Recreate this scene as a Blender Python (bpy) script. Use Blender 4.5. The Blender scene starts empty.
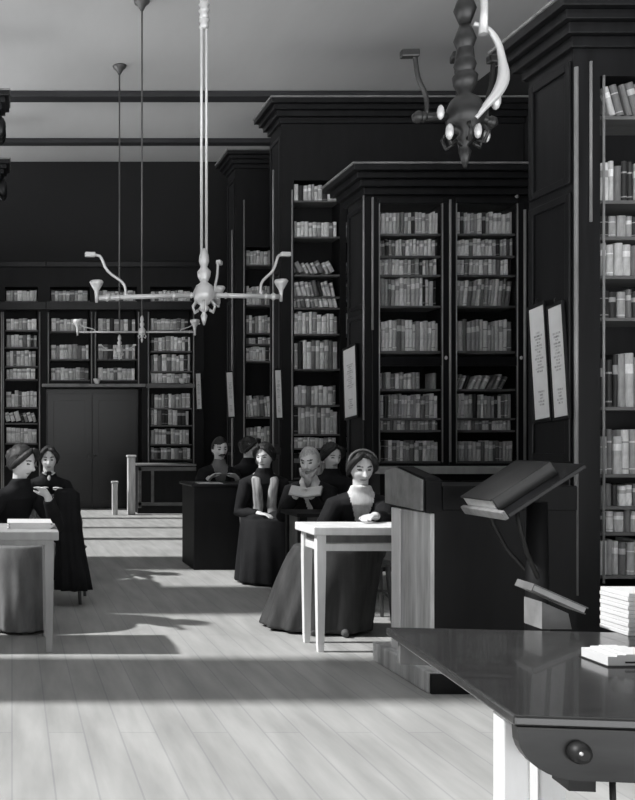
import bpy, bmesh, math, random
from mathutils import Vector, Matrix, Euler
R = math.radians
random.seed(11)
sc = bpy.context.scene
C = sc.collection
F, VX, VY, EYE = 900.0, 12.0, 440.0, 1.3          # focal length in pixels, vanishing point, eye height

def PX(x, Y): return (x - VX) * Y / F
def PZ(y, Y): return EYE + (VY - y) * Y / F

# ------------------------------------------------------------------ materials
def mat(name, v, rough=.6, tint=(1, 1, 1), metal=0.0, spec=.4, var=0.0, scale=(6, 6, 6), bump=0.0, coat=0.0):
    m = bpy.data.materials.new(name); m.use_nodes = True
    nt = m.node_tree; b = nt.nodes['Principled BSDF']
    col = tuple(v * t for t in tint)
    b.inputs['Base Color'].default_value = (*col, 1)
    b.inputs['Roughness'].default_value = rough
    b.inputs['Metallic'].default_value = metal
    b.inputs['Specular IOR Level'].default_value = spec
    b.inputs['Coat Weight'].default_value = coat
    if var > 0 or bump > 0:
        tc = nt.nodes.new('ShaderNodeTexCoord'); mp = nt.nodes.new('ShaderNodeMapping')
        mp.inputs['Scale'].default_value = scale
        nz = nt.nodes.new('ShaderNodeTexNoise'); nz.inputs['Scale'].default_value = 1.0
        nz.inputs['Detail'].default_value = 6; nz.inputs['Roughness'].default_value = .6
        nt.links.new(tc.outputs['Object'], mp.inputs['Vector']); nt.links.new(mp.outputs[0], nz.inputs['Vector'])
        rp = nt.nodes.new('ShaderNodeValToRGB')
        rp.color_ramp.elements[0].position = .3; rp.color_ramp.elements[1].position = .7
        rp.color_ramp.elements[0].color = (*[c * (1 - var) for c in col], 1)
        rp.color_ramp.elements[1].color = (*[c * (1 + var) for c in col], 1)
        nt.links.new(nz.outputs['Fac'], rp.inputs['Fac']); nt.links.new(rp.outputs[0], b.inputs['Base Color'])
        if bump > 0:
            bp = nt.nodes.new('ShaderNodeBump'); bp.inputs['Strength'].default_value = bump; bp.inputs['Distance'].default_value = .01
            nt.links.new(nz.outputs['Fac'], bp.inputs['Height']); nt.links.new(bp.outputs[0], b.inputs['Normal'])
    return m
DK = (.97, .98, 1.06)
M = dict(
    wood=mat('dark_varnished_wood', .0085, .34, DK, var=.4, scale=(14, 14, 1.2), spec=.3),
    woodin=mat('dark_inner_wood', .007, .6, DK, var=.3, scale=(10, 10, 2), spec=.25),
    bead=mat('highlit_moulding_wood', .24, .35, var=.3, scale=(5, 5, 1.5), spec=.5),  # pale colour paints the highlights along moulded edges
    shelf=mat('shelf_edge_wood', .13, .5, var=.3, scale=(3, 8, 8)),
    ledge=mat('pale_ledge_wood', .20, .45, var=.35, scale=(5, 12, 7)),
    deskend=mat('oak_desk_end', .52, .45, var=.45, scale=(14, 14, 1.6)),  # lightened so the reading desk's end looks sunlit
    lid=mat('brown_desk_lid', .13, .5, var=.4, scale=(10, 10, 2.4)),
    tabletop=mat('polished_table_top', .03, .2, var=.35, scale=(2.2, 26, 8), spec=.5, coat=.25),
    apron=mat('dark_table_apron', .02, .35, var=.45, scale=(4, 20, 22)),
    paleleg=mat('pale_table_wood', .72, .5, var=.12, scale=(12, 12, 2)),
    midleg=mat('grey_table_wood', .34, .5, var=.15, scale=(12, 12, 2)),
    brass=mat('gas_brass', .55, .35, metal=.25, spec=.7),
    brassd=mat('tarnished_brass', .10, .4, metal=.3, spec=.6),
    bronze=mat('dark_bronze', .02, .4, metal=.2, spec=.5),
    iron=mat('black_iron', .014, .5, metal=.1, spec=.35),
    paper=mat('white_paper', .62, .7, var=.05, scale=(8, 8, 8)),
    paper2=mat('aged_paper', .50, .7, var=.22, scale=(9, 9, 26)),
    print=mat('grey_print', .42, .8, var=.6, scale=(60, 60, 42)),
    cloth=mat('black_dress_cloth', .011, .8, DK, var=.3, scale=(9, 9, 9), spec=.2),
    skirt=mat('dark_skirt_cloth', .045, .75, var=.4, scale=(16, 16, 2), spec=.25),
    greycl=mat('grey_cloth', .16, .8, var=.3, scale=(12, 12, 3)),
    blouse=mat('white_blouse_cloth', .55, .75, var=.25, scale=(30, 30, 8)),
    stole=mat('pale_striped_cloth', .3, .8, var=.6, scale=(38, 38, 3)),
    skin=mat('skin', .60, .55, var=.04, scale=(20, 20, 20)),
    lips=mat('lips', .24, .5), eye=mat('eye', .05, .3), brow=mat('brow', .08, .8),
    hair=mat('dark_hair', .016, .55, var=.85, scale=(34, 34, 9), bump=.6),
    hairg=mat('grey_hair', .38, .6, var=.4, scale=(60, 60, 14)),
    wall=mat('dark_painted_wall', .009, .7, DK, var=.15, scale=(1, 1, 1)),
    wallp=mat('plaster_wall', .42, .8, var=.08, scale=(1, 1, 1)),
    ceil=mat('ceiling_plaster', .52, .8, var=.07, scale=(.7, .25, 1)),
    beam=mat('beam_wood', .03, .6, DK, var=.3, scale=(1, 8, 8)),
    door=mat('dark_door_paint', .010, .3, var=.4, scale=(2, 2, 1.2), spec=.5),
)
BT = [mat('book_%s' % n, v, .55, var=.25, scale=(40, 40, 12)) for n, v in
      (('white', .82), ('pale', .66), ('tan', .50), ('grey', .33), ('brown', .15), ('black', .025))]
BNAME = ['whitish', 'pale', 'light grey', 'mid-grey', 'dark grey', 'black']

def glassmat():
    m = bpy.data.materials.new('window_glass'); m.use_nodes = True
    nt = m.node_tree; nt.nodes.clear()
    o = nt.nodes.new('ShaderNodeOutputMaterial'); mx = nt.nodes.new('ShaderNodeMixShader')
    t = nt.nodes.new('ShaderNodeBsdfTransparent'); g = nt.nodes.new('ShaderNodeBsdfGlossy')
    g.inputs['Roughness'].default_value = .08; t.inputs['Color'].default_value = (.95, .95, .95, 1)
    mx.inputs[0].default_value = .045
    nt.links.new(t.outputs[0], mx.inputs[1]); nt.links.new(g.outputs[0], mx.inputs[2]); nt.links.new(mx.outputs[0], o.inputs[0])
    return m
M['glass'] = glassmat()

def floormat():
    m = bpy.data.materials.new('floor_boards'); m.use_nodes = True
    nt = m.node_tree; b = nt.nodes['Principled BSDF']; L = nt.links.new
    tc = nt.nodes.new('ShaderNodeTexCoord'); mp = nt.nodes.new('ShaderNodeMapping')
    mp.inputs['Rotation'].default_value = (0, 0, R(90))
    L(tc.outputs['Object'], mp.inputs['Vector'])
    br = nt.nodes.new('ShaderNodeTexBrick')
    br.inputs['Color1'].default_value = (.44, .44, .43, 1); br.inputs['Color2'].default_value = (.41, .41, .40, 1)
    br.inputs['Mortar'].default_value = (.35, .35, .35, 1); br.inputs['Scale'].default_value = 1
    br.inputs['Mortar Size'].default_value = .004; br.inputs['Brick Width'].default_value = 4.0; br.inputs['Row Height'].default_value = .16
    L(mp.outputs[0], br.inputs['Vector'])
    nz = nt.nodes.new('ShaderNodeTexNoise'); nz.inputs['Scale'].default_value = 1.0; nz.inputs['Detail'].default_value = 7
    mp2 = nt.nodes.new('ShaderNodeMapping'); mp2.inputs['Scale'].default_value = (9, 1.4, 1)
    L(tc.outputs['Object'], mp2.inputs['Vector']); L(mp2.outputs[0], nz.inputs['Vector'])
    rp = nt.nodes.new('ShaderNodeValToRGB'); rp.color_ramp.elements[0].position = .3; rp.color_ramp.elements[1].position = .72
    rp.color_ramp.elements[0].color = (.76, .76, .76, 1); rp.color_ramp.elements[1].color = (1.1, 1.1, 1.1, 1)
    L(nz.outputs['Fac'], rp.inputs['Fac'])
    mx = nt.nodes.new('ShaderNodeMix'); mx.data_type = 'RGBA'; mx.blend_type = 'MULTIPLY'; mx.inputs['Factor'].default_value = 1
    L(br.outputs['Color'], mx.inputs['A']); L(rp.outputs[0], mx.inputs['B']); L(mx.outputs['Result'], b.inputs['Base Color'])
    b.inputs['Roughness'].default_value = .5; b.inputs['Specular IOR Level'].default_value = .3
    return m
M['floor'] = floormat()

# ------------------------------------------------------------------ mesh helpers
def box(bm, x0, x1, y0, y1, z0, z1, bev=0.0, mi=0, mtx=None):
    v = [bm.verts.new((x, y, z)) for z in (z0, z1) for y in (y0, y1) for x in (x0, x1)]
    fs = [bm.faces.new([v[i] for i in q]) for q in ((0, 2, 3, 1), (4, 5, 7, 6), (0, 1, 5, 4), (2, 6, 7, 3), (0, 4, 6, 2), (1, 3, 7, 5))]
    for f in fs: f.material_index = mi
    if mtx is not None: bmesh.ops.transform(bm, matrix=mtx, verts=v)
    if bev > 0:
        es = list({e for f in fs for e in f.edges})
        r = bmesh.ops.bevel(bm, geom=es, offset=bev, segments=2, affect='EDGES', profile=.5)
        for f in r['faces']: f.material_index = mi
    return bm

def frame_of(d):
    d = d.normalized(); up = Vector((0, 0, 1)) if abs(d.z) < .9 else Vector((0, 1, 0))
    a = d.cross(up).normalized(); return a, a.cross(d).normalized()

def tube(bm, pts, rad, seg=10, mi=0, flat=1.0):
    pts = [Vector(p) for p in pts]
    if not isinstance(rad, (list, tuple)): rad = [rad] * len(pts)
    rings = []; a = b = None
    for i, p in enumerate(pts):
        d = pts[min(i + 1, len(pts) - 1)] - pts[max(i - 1, 0)]
        if d.length < 1e-6: d = Vector((0, 0, 1))
        d.normalize()
        if a is None: a, b = frame_of(d)
        else:
            a = (a - d * a.dot(d)).normalized(); b = a.cross(d).normalized()
        rings.append([bm.verts.new(p + a * math.cos(t) * rad[i] + b * math.sin(t) * rad[i] * flat) for t in [2 * math.pi * k / seg for k in range(seg)]])
    for r0, r1 in zip(rings, rings[1:]):
        for k in range(seg):
            f = bm.faces.new((r0[k], r0[(k + 1) % seg], r1[(k + 1) % seg], r1[k])); f.smooth = True; f.material_index = mi
    for r, rev in ((rings[0], True), (rings[-1], False)):
        f = bm.faces.new(list(reversed(r)) if rev else r); f.material_index = mi
    return bm

def loft(bm, rings, seg=24, mi=0, fold=None, cap=True):
    """rings: (cx, cy, cz, rx, ry); horizontal ellipses"""
    rr = []
    for i, (cx, cy, cz, rx, ry) in enumerate(rings):
        ring = []
        for k in range(seg):
            t = 2 * math.pi * k / seg
            s = 1 + (fold(i, t) if fold else 0)
            ring.append(bm.verts.new((cx + math.cos(t) * rx * s, cy + math.sin(t) * ry * s, cz)))
        rr.append(ring)
    for r0, r1 in zip(rr, rr[1:]):
        for k in range(seg):
            f = bm.faces.new((r0[k], r0[(k + 1) % seg], r1[(k + 1) % seg], r1[k])); f.smooth = True; f.material_index = mi
    if cap:
        bm.faces.new(list(reversed(rr[0]))); bm.faces.new(rr[-1])
    return bm

def lathe(bm, prof, o=(0, 0, 0), seg=14, mi=0):
    return loft(bm, [(o[0], o[1], o[2] + z, r, r) for r, z in prof], seg, mi)

def ball(bm, c, r, sub=2, mi=0):
    m = Matrix.Translation(c) @ (Matrix.Diagonal((*r, 1)) if isinstance(r, (tuple, list)) else Matrix.Scale(r, 4))
    n0 = len(bm.verts)
    bmesh.ops.create_icosphere(bm, subdivisions=sub, radius=1, matrix=m)
    bm.verts.ensure_lookup_table(); vs = [bm.verts[i] for i in range(n0, len(bm.verts))]
    for v in vs:
        for f in v.link_faces: f.smooth = True; f.material_index = mi
    return vs

def obj(name, bm, m, parent=None, label=None, kind=None):
    bmesh.ops.recalc_face_normals(bm, faces=bm.faces)
    me = bpy.data.meshes.new(name); bm.to_mesh(me); bm.free()
    for mm in (m if isinstance(m, (list, tuple)) else [m]): me.materials.append(mm)
    o = bpy.data.objects.new(name, me); C.objects.link(o)
    if parent: o.parent = parent
    if label: o['label'] = label
    if kind: o['kind'] = kind
    return o
def tag(o, label, cat, group=None):
    o['label'] = label; o['category'] = cat
    if group: o['group'] = group
    return o
def thing(name, label, cat, loc=(0, 0, 0), rz=0.0, group=None):
    o = bpy.data.objects.new(name, None); C.objects.link(o); o.empty_display_size = .1
    o.location = loc; o.rotation_euler = (0, 0, rz)
    return tag(o, label, cat, group)
def B(): return bmesh.new()
def struct(name, bm, m): return obj(name, bm, m, kind='structure')
def copy_thing(root, loc, rz, label):
    r = root.copy(); C.objects.link(r); r.location = loc; r.rotation_euler = (0, 0, rz); r['label'] = label
    for ch in list(root.children):
        c = ch.copy(); C.objects.link(c); c.parent = r
        for g in list(ch.children):
            d = g.copy(); C.objects.link(d); d.parent = c
    return r

# ------------------------------------------------------------------ the room
YB, XL, XR, H = 17.2, -2.4, 6.9, 6.62
PLANE = 3.62                                   # aisle side of the right-hand cases
struct('floor', box(B(), XL, XR, -.6, YB, -.1, 0), M['floor'])
struct('ceiling', box(B(), XL - .3, XR + .3, -.6, YB + .3, H, H + .1), M['ceil'])
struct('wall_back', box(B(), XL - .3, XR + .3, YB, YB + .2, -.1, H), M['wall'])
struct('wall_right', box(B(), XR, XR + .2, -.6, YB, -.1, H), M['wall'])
struct('trim_1', box(B(), XL, XR, 13.7, 13.95, H - .09, H, .01), M['beam'])
struct('trim_2', box(B(), XL, XR, 15.85, 16.05, H - .08, H, .01), M['beam'])
WIN = [(1.0, 4.5), (5.32, 6.75), (7.95, 9.05), (10.0, 13.3), (13.4, 16.9)]      # tall windows of the left wall
SILL, HEAD = .75, 6.3
bm = B(); prev = -.6
for a, b in WIN:
    box(bm, XL - .25, XL, prev, a, -.1, H)
    box(bm, XL - .25, XL, a, b, -.1, SILL); box(bm, XL - .25, XL, a, b, HEAD, H); prev = b
box(bm, XL - .25, XL, prev, YB, -.1, H)
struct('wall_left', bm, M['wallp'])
for i, (a, b) in enumerate(WIN):
    bm = B()
    for (p, q, r, s) in ((a, a + .05, SILL, HEAD), (b - .05, b, SILL, HEAD), (a, b, SILL, SILL + .06), (a, b, HEAD - .06, HEAD)):
        box(bm, XL - .16, XL - .10, p, q, r, s)
    w = struct('window_%d' % (i + 1), bm, M['paleleg'])
    obj('pane', box(B(), XL - .135, XL - .128, a + .05, b - .05, SILL + .06, HEAD - .06), M['glass'], w)

# ------------------------------------------------------------------ books
def book_bm(bm, t, h, d, band, mtx=None):
    """spine towards -Y, origin at bottom left front"""
    prof = [(0, d), (0, .012), (t * .18, .003), (t * .5, 0), (t * .82, .003), (t, .012), (t, d)]
    zs = [0, h * .10, h * .13, h * (.62 if band == 1 else .7), h * (.8 if band == 1 else .74), h * .9, h]
    rows = [[bm.verts.new((x, y, z)) for x, y in prof] for z in zs]
    vs = [v for r in rows for v in r]
    n = len(prof)
    for i in range(len(zs) - 1):
        for k in range(n):
            f = bm.faces.new((rows[i][k], rows[i][(k + 1) % n], rows[i + 1][(k + 1) % n], rows[i + 1][k]))
            if k < n - 1 and i in ((3,) if band == 1 else (1, 3) if band == 2 else ()): f.material_index = 1
    bm.faces.new(list(reversed(rows[0])))
    f = bm.faces.new(rows[-1]); f.material_index = 2
    if mtx is not None: bmesh.ops.transform(bm, matrix=mtx, verts=vs)

ORD = 'first second third fourth fifth sixth seventh eighth ninth tenth eleventh twelfth thirteenth fourteenth fifteenth sixteenth seventeenth eighteenth nineteenth twentieth'.split() + ['twenty-first', 'twenty-second', 'twenty-third', 'twenty-fourth']
rnd = random.Random(5)
stuff_bm = B()
def tone(bias): return min(5, max(0, int(rnd.gauss(bias, 1.5) + .5)))
def fill_row(x0, x1, Yf, z, hmax, where=None, lean=0.0, tavg=.04, bias=2.2, gap=None, group=None, partial=None, dmax=.2):
    """put a row of books on a shelf; individual objects when 'where' is given, else into the stuff mesh"""
    x = x0 + .006; n = 0
    while True:
        t = tavg * rnd.uniform(.7, 1.3); h = hmax * rnd.uniform(.86, .99)
        if hmax > .3 and rnd.random() < .15: h *= .88
        ln = lean if lean else (rnd.uniform(-.01, .01))
        if lean: ln *= rnd.uniform(.8, 1.15)
        wx = t / max(.5, math.cos(ln)) + .0038 + (abs(ln) * .03 if lean else 0)
        hs = h * math.sin(abs(lean)) if lean > 0 else 0
        if x + wx + hs > x1:
            t = x1 - x - hs - .004; wx = t + .004
            if t < tavg * .5: break
        if gap and gap[0] < x < gap[1]: x += wx; continue
        k = tone(bias); band = rnd.choice((0, 1, 1, 2)); d = rnd.uniform(.13, dmax)
        y = Yf + rnd.uniform(0, .015); zoff = t * math.sin(-ln) if ln < 0 else 0
        mats = [BT[k], BT[max(0, k - 2)] if k > 1 else BT[k + 2], M['paper2']]
        if where and (partial is None or x < partial):
            bm = B(); book_bm(bm, t, h, d, band)
            o = obj('book', bm, mats)
            o.location = (x, y, z + zoff); o.rotation_euler = (0, ln, 0)
            size = 'thick ' if t > tavg * 1.17 else ('thin ' if t < tavg * .8 else '')
            st = 'leaning ' if lean else ''
            tag(o, '%s%s%s book, %s from left, %s' % (size, BNAME[k] + ' ', st.strip(), ORD[n], where), 'book', group)
            o['label'] = ' '.join(o['label'].replace(' ,', ',').split())
            n += 1
        else:
            tmp = B(); book_bm(tmp, t, h, d, band, Matrix.Translation((x, y, z + zoff)) @ Matrix.Rotation(ln, 4, 'Y'))
            for f in tmp.faces:
                f.material_index = {0: k, 1: (max(0, k - 2) if k > 1 else k + 2), 2: 1}[f.material_index]
            me = bpy.data.meshes.new('tmp'); tmp.to_mesh(me); tmp.free(); stuff_bm.from_mesh(me); bpy.data.meshes.remove(me)
        x += wx

# ------------------------------------------------------------------ bookcases
def cornice(root, x0, x1, y0, y1, z0, z1, over, left=True, right=False, front=True, back=False):
    """stepped crown moulding that overhangs the aisle end and the front"""
    hh = z1 - z0; bm = B()
    for a, b, o in ((0, .25, .18), (.25, .5, .42), (.5, .72, .66), (.72, .93, .92)):
        box(bm, x0 - (over * o if left else 0), x1 + (over * o if right else 0), y0 - over * o, y1 + (over * o if back else 0), z0 + hh * a, z0 + hh * b, .006)
    c = obj('cornice', bm, M['wood'], root)
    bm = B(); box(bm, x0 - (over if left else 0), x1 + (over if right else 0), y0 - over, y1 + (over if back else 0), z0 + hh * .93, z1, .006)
    obj('top_moulding', bm, M['ledge'], c)  # pale wood paints the sheen along the cornice's top edge
    return c

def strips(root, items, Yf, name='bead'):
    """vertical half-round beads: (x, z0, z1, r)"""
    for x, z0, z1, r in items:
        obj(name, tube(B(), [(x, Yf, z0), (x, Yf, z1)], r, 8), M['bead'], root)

def end_panels(root, x, y0, y1, spans):
    """framed panels on the aisle end (faces -X)"""
    for z0, z1 in spans:
        bm = B(); w = .05
        box(bm, x - .018, x, y0, y0 + w, z0, z1, .004); box(bm, x - .018, x, y1 - w, y1, z0, z1, .004)
        box(bm, x - .018, x, y0 + w, y1 - w, z0, z0 + w, .004); box(bm, x - .018, x, y0 + w, y1 - w, z1 - w, z1, .004)
        obj('end_panel', bm, M['wood'], root)

def shelf(root, x0, x1, y0, y1, z, th=.022, m='shelf'):
    obj('shelf', box(B(), x0, x1, y0, y1, z - th, z, .002), M[m], root)

def rootmesh(name, label, cat, group=None):
    return thing(name, label, cat, (0, 0, 0), 0, group)

# --- near case at the right edge
Yn, dn = 5.80, .50
near = rootmesh('bookcase', 'tall dark open bookcase nearest the camera, cut off by the right edge', 'bookcase', 'cases projecting on the right')
xa, xb = PX(602, Yn), 4.55
zt_n = EYE + 2.52
bm = B()
box(bm, PLANE, XR - .02, Yn + .32, Yn + dn, 0, zt_n)                # back
box(bm, PLANE, xa - .012, Yn, Yn + .32, 0, zt_n)                    # left stile and side
box(bm, xb + .012, XR - .02, Yn, Yn + .32, 0, zt_n)
zbt, ztop = PZ(583, Yn), PZ(76, Yn)
box(bm, xa - .012, xb + .012, Yn, Yn + .32, 0, zbt - .02); box(bm, xa - .012, xb + .012, Yn, Yn + .32, ztop, zt_n)
obj('carcass', bm, M['wood'], near)
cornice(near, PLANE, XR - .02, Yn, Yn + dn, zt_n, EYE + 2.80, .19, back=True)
end_panels(near, PLANE, Yn + .02, Yn + dn - .02, [(.25, 1.12), (1.16, 2.9), (2.96, 3.75)])
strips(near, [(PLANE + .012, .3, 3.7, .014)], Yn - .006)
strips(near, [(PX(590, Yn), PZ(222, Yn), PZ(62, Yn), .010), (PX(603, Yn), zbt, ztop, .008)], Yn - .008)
NROWS = [(83, 117, .35), (160, 201, 0), (214, 237, 0), (242, 276, 0), (289, 318, 0), (352, 407, 0), (427, 474, 0), (483, 506, 0), (509, 532, 0), (538, 575, 0)]
for i, (t, b, ln) in enumerate(NROWS):
    z = PZ(b, Yn + .03); shelf(near, xa - .01, xb + .01, Yn + .012, Yn + .32, z)
    fill_row(xa + .01, xb, Yn + .03, z, PZ(t, Yn + .03) - z, '%s shelf, bookcase at right edge' % ORD[i], -ln * .9, .045, 3.3,
             group='books in the bookcase at the right edge', partial=PX(645, Yn))

# --- glazed case A
Ya, da = 9.20, .50
A = rootmesh('bookcase', 'glazed bookcase with two tall doors, behind the seated woman on the right', 'bookcase', 'cases projecting on the right')
zt = EYE + 2.50; Yi = Ya + .05
bays = [(PX(379, Ya), PX(442, Ya)), (PX(456, Ya), PX(517, Ya)), (PX(531, Ya), PX(592, Ya))]
zb0, zt0 = PZ(462, Yi), PZ(205, Yi)
bm = B()
box(bm, PLANE, XR - .02, Ya + .34, Ya + da, 0, zt)
xs = [PLANE] + [v for b in bays for v in b] + [XR - .02]
for i in range(0, len(xs), 2): box(bm, xs[i], xs[i + 1], Ya + .02, Ya + .34, 0, zt)
for b in bays:
    box(bm, b[0], b[1], Ya + .02, Ya + .34, 0, zb0 - .02); box(bm, b[0], b[1], Ya + .02, Ya + .34, zt0, zt)
obj('carcass', bm, M['woodin'], A)
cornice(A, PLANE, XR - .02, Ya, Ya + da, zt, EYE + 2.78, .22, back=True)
end_panels(A, PLANE, Ya + .02, Ya + da - .02, [(.25, 1.0), (1.08, 2.6), (2.66, 3.72)])
# projecting base cupboard with its pale ledge
bm = B(); box(bm, PLANE + .02, XR - .02, Ya - .30, Ya + .02, 0, .965)
base = obj('base_cupboard', bm, M['wood'], A)
for i in range(4):
    bm = B(); x0 = PLANE + .08 + i * .75
    box(bm, x0, x0 + .68, Ya - .318, Ya - .30, .15, .9, .006)
    obj('cupboard_door', bm, M['wood'], base)
obj('ledge', box(B(), PLANE, XR - .02, Ya - .34, Ya + .02, .965, 1.035, .006), M['midleg'], A)
# doors with panes
for bi, (b0, b1) in enumerate(bays[:2]):
    w = PX(8, Ya) - PX(0, Ya); bm = B()
    x0, x1 = b0 - w * .85, b1 + w * .75
    z0, z1 = zb0 - .03, PZ(203, Ya)
    zm0, zm1 = PZ(366, Ya), PZ(357, Ya)
    for (p, q, r, s) in ((x0, b0 - .004, z0, z1), (b1 + .004, x1, z0, z1), (b0 - .004, b1 + .004, z0, zb0 - .012), (b0 - .004, b1 + .004, zt0, z1 + .05), (b0 - .004, b1 + .004, zm0, zm1)):
        box(bm, p, q, Ya - .012, Ya + .02, r, s, .003)
    d = obj('glazed_door', bm, M['wood'], A)
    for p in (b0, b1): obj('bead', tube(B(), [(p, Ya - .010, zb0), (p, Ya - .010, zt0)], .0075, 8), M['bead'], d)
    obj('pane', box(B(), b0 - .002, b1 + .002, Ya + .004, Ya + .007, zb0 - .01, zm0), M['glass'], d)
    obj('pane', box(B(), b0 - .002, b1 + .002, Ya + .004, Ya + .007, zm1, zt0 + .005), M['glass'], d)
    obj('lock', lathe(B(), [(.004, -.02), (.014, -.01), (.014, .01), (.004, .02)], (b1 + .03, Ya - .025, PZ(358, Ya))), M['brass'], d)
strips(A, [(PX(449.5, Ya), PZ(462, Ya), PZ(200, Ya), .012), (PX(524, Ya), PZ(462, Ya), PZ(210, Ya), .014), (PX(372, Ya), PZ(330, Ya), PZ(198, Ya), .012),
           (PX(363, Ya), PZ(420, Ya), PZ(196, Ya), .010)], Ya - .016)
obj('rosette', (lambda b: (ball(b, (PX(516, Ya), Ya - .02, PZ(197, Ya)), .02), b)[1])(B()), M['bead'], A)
AROWS = [((211, 234), 0, 0), ((238, 256), 0, 0), ((258, 275), 0, 0), ((277, 306), 0, .10), ((318, 351), 0, 0),
         ((372, 389), 0, .45), ((393, 418), 0, 0), ((420, 430), 0, 0), ((440, 461), 0, 0)]
for i, ((t, b), l1, l2) in enumerate(AROWS):
    z = PZ(b, Yi)
    for bi, (b0, b1) in enumerate(bays):
        thick = .022 if i != 4 else .03
        shelf(A, b0, b1, Ya + .03, Ya + .34, z, thick)
        gap = (b0 + .42, b0 + .53) if (i == 5 and bi == 0) else None
        ln = (l1, l2, 0)[bi]
        fill_row(b0 + .01, b1 - .01, Yi, z, PZ(t, Yi) - z,
                 ('%s shelf, %s bay, glazed bookcase' % (ORD[i], ('left', 'right')[bi])) if bi < 2 else None, ln,
                 .034 if i not in (4, 5) else .037, 2.0 if i < 5 else 2.5, gap, group='books in the glazed bookcase')

# --- tall cases B and C beyond it, and the mirror pair on the left
def tall_case(label, Yf, d, bayspx, rows, zc0, zc1, over, side=1, xp=PLANE, group=None, beads=()):
    root = rootmesh('bookcase', label, 'bookcase', group)
    bm = B()
    if side > 0:
        x1 = XR - .02; bs = [(PX(a, Yf), PX(b, Yf)) for a, b in bayspx]
        box(bm, xp, x1, Yf + .3, Yf + d, 0, zc0)
        xs = [xp] + [v for b in bs for v in b] + [x1]
        for i in range(0, len(xs), 2): box(bm, xs[i], xs[i + 1], Yf, Yf + .3, 0, zc0)
        zr = [PZ(b, Yf + .04) for t, b, l in rows]
        for b in bs:
            box(bm, b[0], b[1], Yf, Yf + .3, 0, min(zr) - .02); box(bm, b[0], b[1], Yf, Yf + .3, max(PZ(t, Yf) for t, _, _ in rows) + .05, zc0)
        obj('carcass', bm, M['woodin'], root)
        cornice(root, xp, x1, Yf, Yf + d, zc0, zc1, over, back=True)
        end_panels(root, xp, Yf + .02, Yf + d - .02, [(.2, 1.1), (1.2, 3.6), (3.7, zc0 - .15)])
        for t, b, l in rows:
            z = PZ(b, Yf + .04)
            for q in bs:
                shelf(root, q[0], q[1], Yf + .01, Yf + .3, z)
                fill_row(q[0] + .01, q[1] - .01, Yf + .04, z, PZ(t, Yf + .04) - z, None, l, .05, 2.1)
        strips(root, [(PX(a, Yf), PZ(p, Yf), PZ(q, Yf), .012) for a, p, q in beads], Yf - .008)
    else:
        box(bm, XL + .02, xp, Yf, Yf + d, 0, zc0); obj('carcass', bm, M['woodin'], root)
        cornice(root, XL + .02, xp, Yf, Yf + d, zc0, zc1, over, left=False, right=True, back=True)
        bm = B()
        for k in range(3): ball(bm, (xp + .07, Yf + .04 + .1 * k, zc0 - .12 - .02 * k), (.075, .05, .14))
        obj('bracket', bm, M['wood'], root)
    return root
BR = [(184, 201, 0), (221, 237, 0), (262, 275, -.45), (281, 297, -.25), (297, 308, -.25), (311, 334, 0), (339, 369, 0), (384, 405, 0), (405, 434, 0), (437, 448, 0), (452, 478, 0)]
tall_case('very tall dark bookcase rising behind the glazed bookcase', 12.1, .5, [(294, 340), (346, 392)], BR, EYE + 4.25, EYE + 4.56, .2, beads=[(292, 480, 190), (273, 460, 170)], group='cases projecting on the right')
CR = [(250, 265, 0), (285, 305, 0), (315, 333, 0), (337, 344, 0), (346, 361, 0), (394, 417, -.1), (425, 448, 0), (452, 470, 0)]
tall_case('farthest tall bookcase on the right, half hidden by the one before it', 14.6, .5, [(246, 275), (279, 310)], CR, EYE + 4.4, EYE + 4.67, .18, beads=[(244, 470, 200), (232, 470, 230)], group='cases projecting on the right')
tall_case('nearer tall bookcase at left edge, only its cornice showing', 11.70, .26, [], [], EYE + 4.2, EYE + 4.5, .2, -1, -.22)
tall_case('farther tall bookcase at left edge, its cornice lower than the other', 14.85, .22, [], [], EYE + 4.3, EYE + 4.6, .2, -1, -.22)

# --- the cases along the back wall
Yw = 16.75
def wall_case(label, xp0, xp1, bayspx, rows, zc, z_open=None, extra=None):
    root = rootmesh('bookcase', label, 'bookcase', 'cases along the back wall')
    x0, x1 = PX(xp0, Yw), PX(xp1, Yw); bs = [(PX(a, Yw), PX(b, Yw)) for a, b in bayspx]
    lo = 0 if z_open is None else z_open; bm = B()
    box(bm, x0, x1, Yw + .30, YB - .004, lo, zc)
    xs = [x0] + [v for b in bs for v in b] + [x1]
    for i in range(0, len(xs), 2): box(bm, xs[i], xs[i + 1], Yw, Yw + .30, lo, zc)
    zr = [PZ(b, Yw + .03) for t, b, l in rows]; zh = max(PZ(t, Yw) for t, _, _ in rows) + .06
    for b in bs:
        box(bm, b[0], b[1], Yw, Yw + .30, lo, min(zr) - .02); box(bm, b[0], b[1], Yw, Yw + .30, zh, zc)
    obj('carcass', bm, M['woodin'], root)
    bm = B(); box(bm, x0, x1, Yw - .06, Yw, zc - .1, zc, .01); obj('cornice', bm, M['wood'], root)
    bm = B(); box(bm, x0, x1, Yw - .05, Yw, PZ(310, Yw), PZ(302, Yw), .008); obj('rail', bm, M['wood'], root)
    for t, b, l in rows:
        z = PZ(b, Yw + .03)
        for q in bs:
            shelf(root, q[0], q[1], Yw + .01, Yw + .30, z, .025)
            fill_row(q[0] + .02, q[1] - .02, Yw + .03, z, PZ(t, Yw + .03) - z, None, l, .07, 1.3 if xp0 < 40 else 2.3, dmax=.18)
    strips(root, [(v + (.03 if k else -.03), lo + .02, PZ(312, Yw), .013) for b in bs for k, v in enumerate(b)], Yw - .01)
    return root
ZC = PZ(262, Yw)
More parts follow.
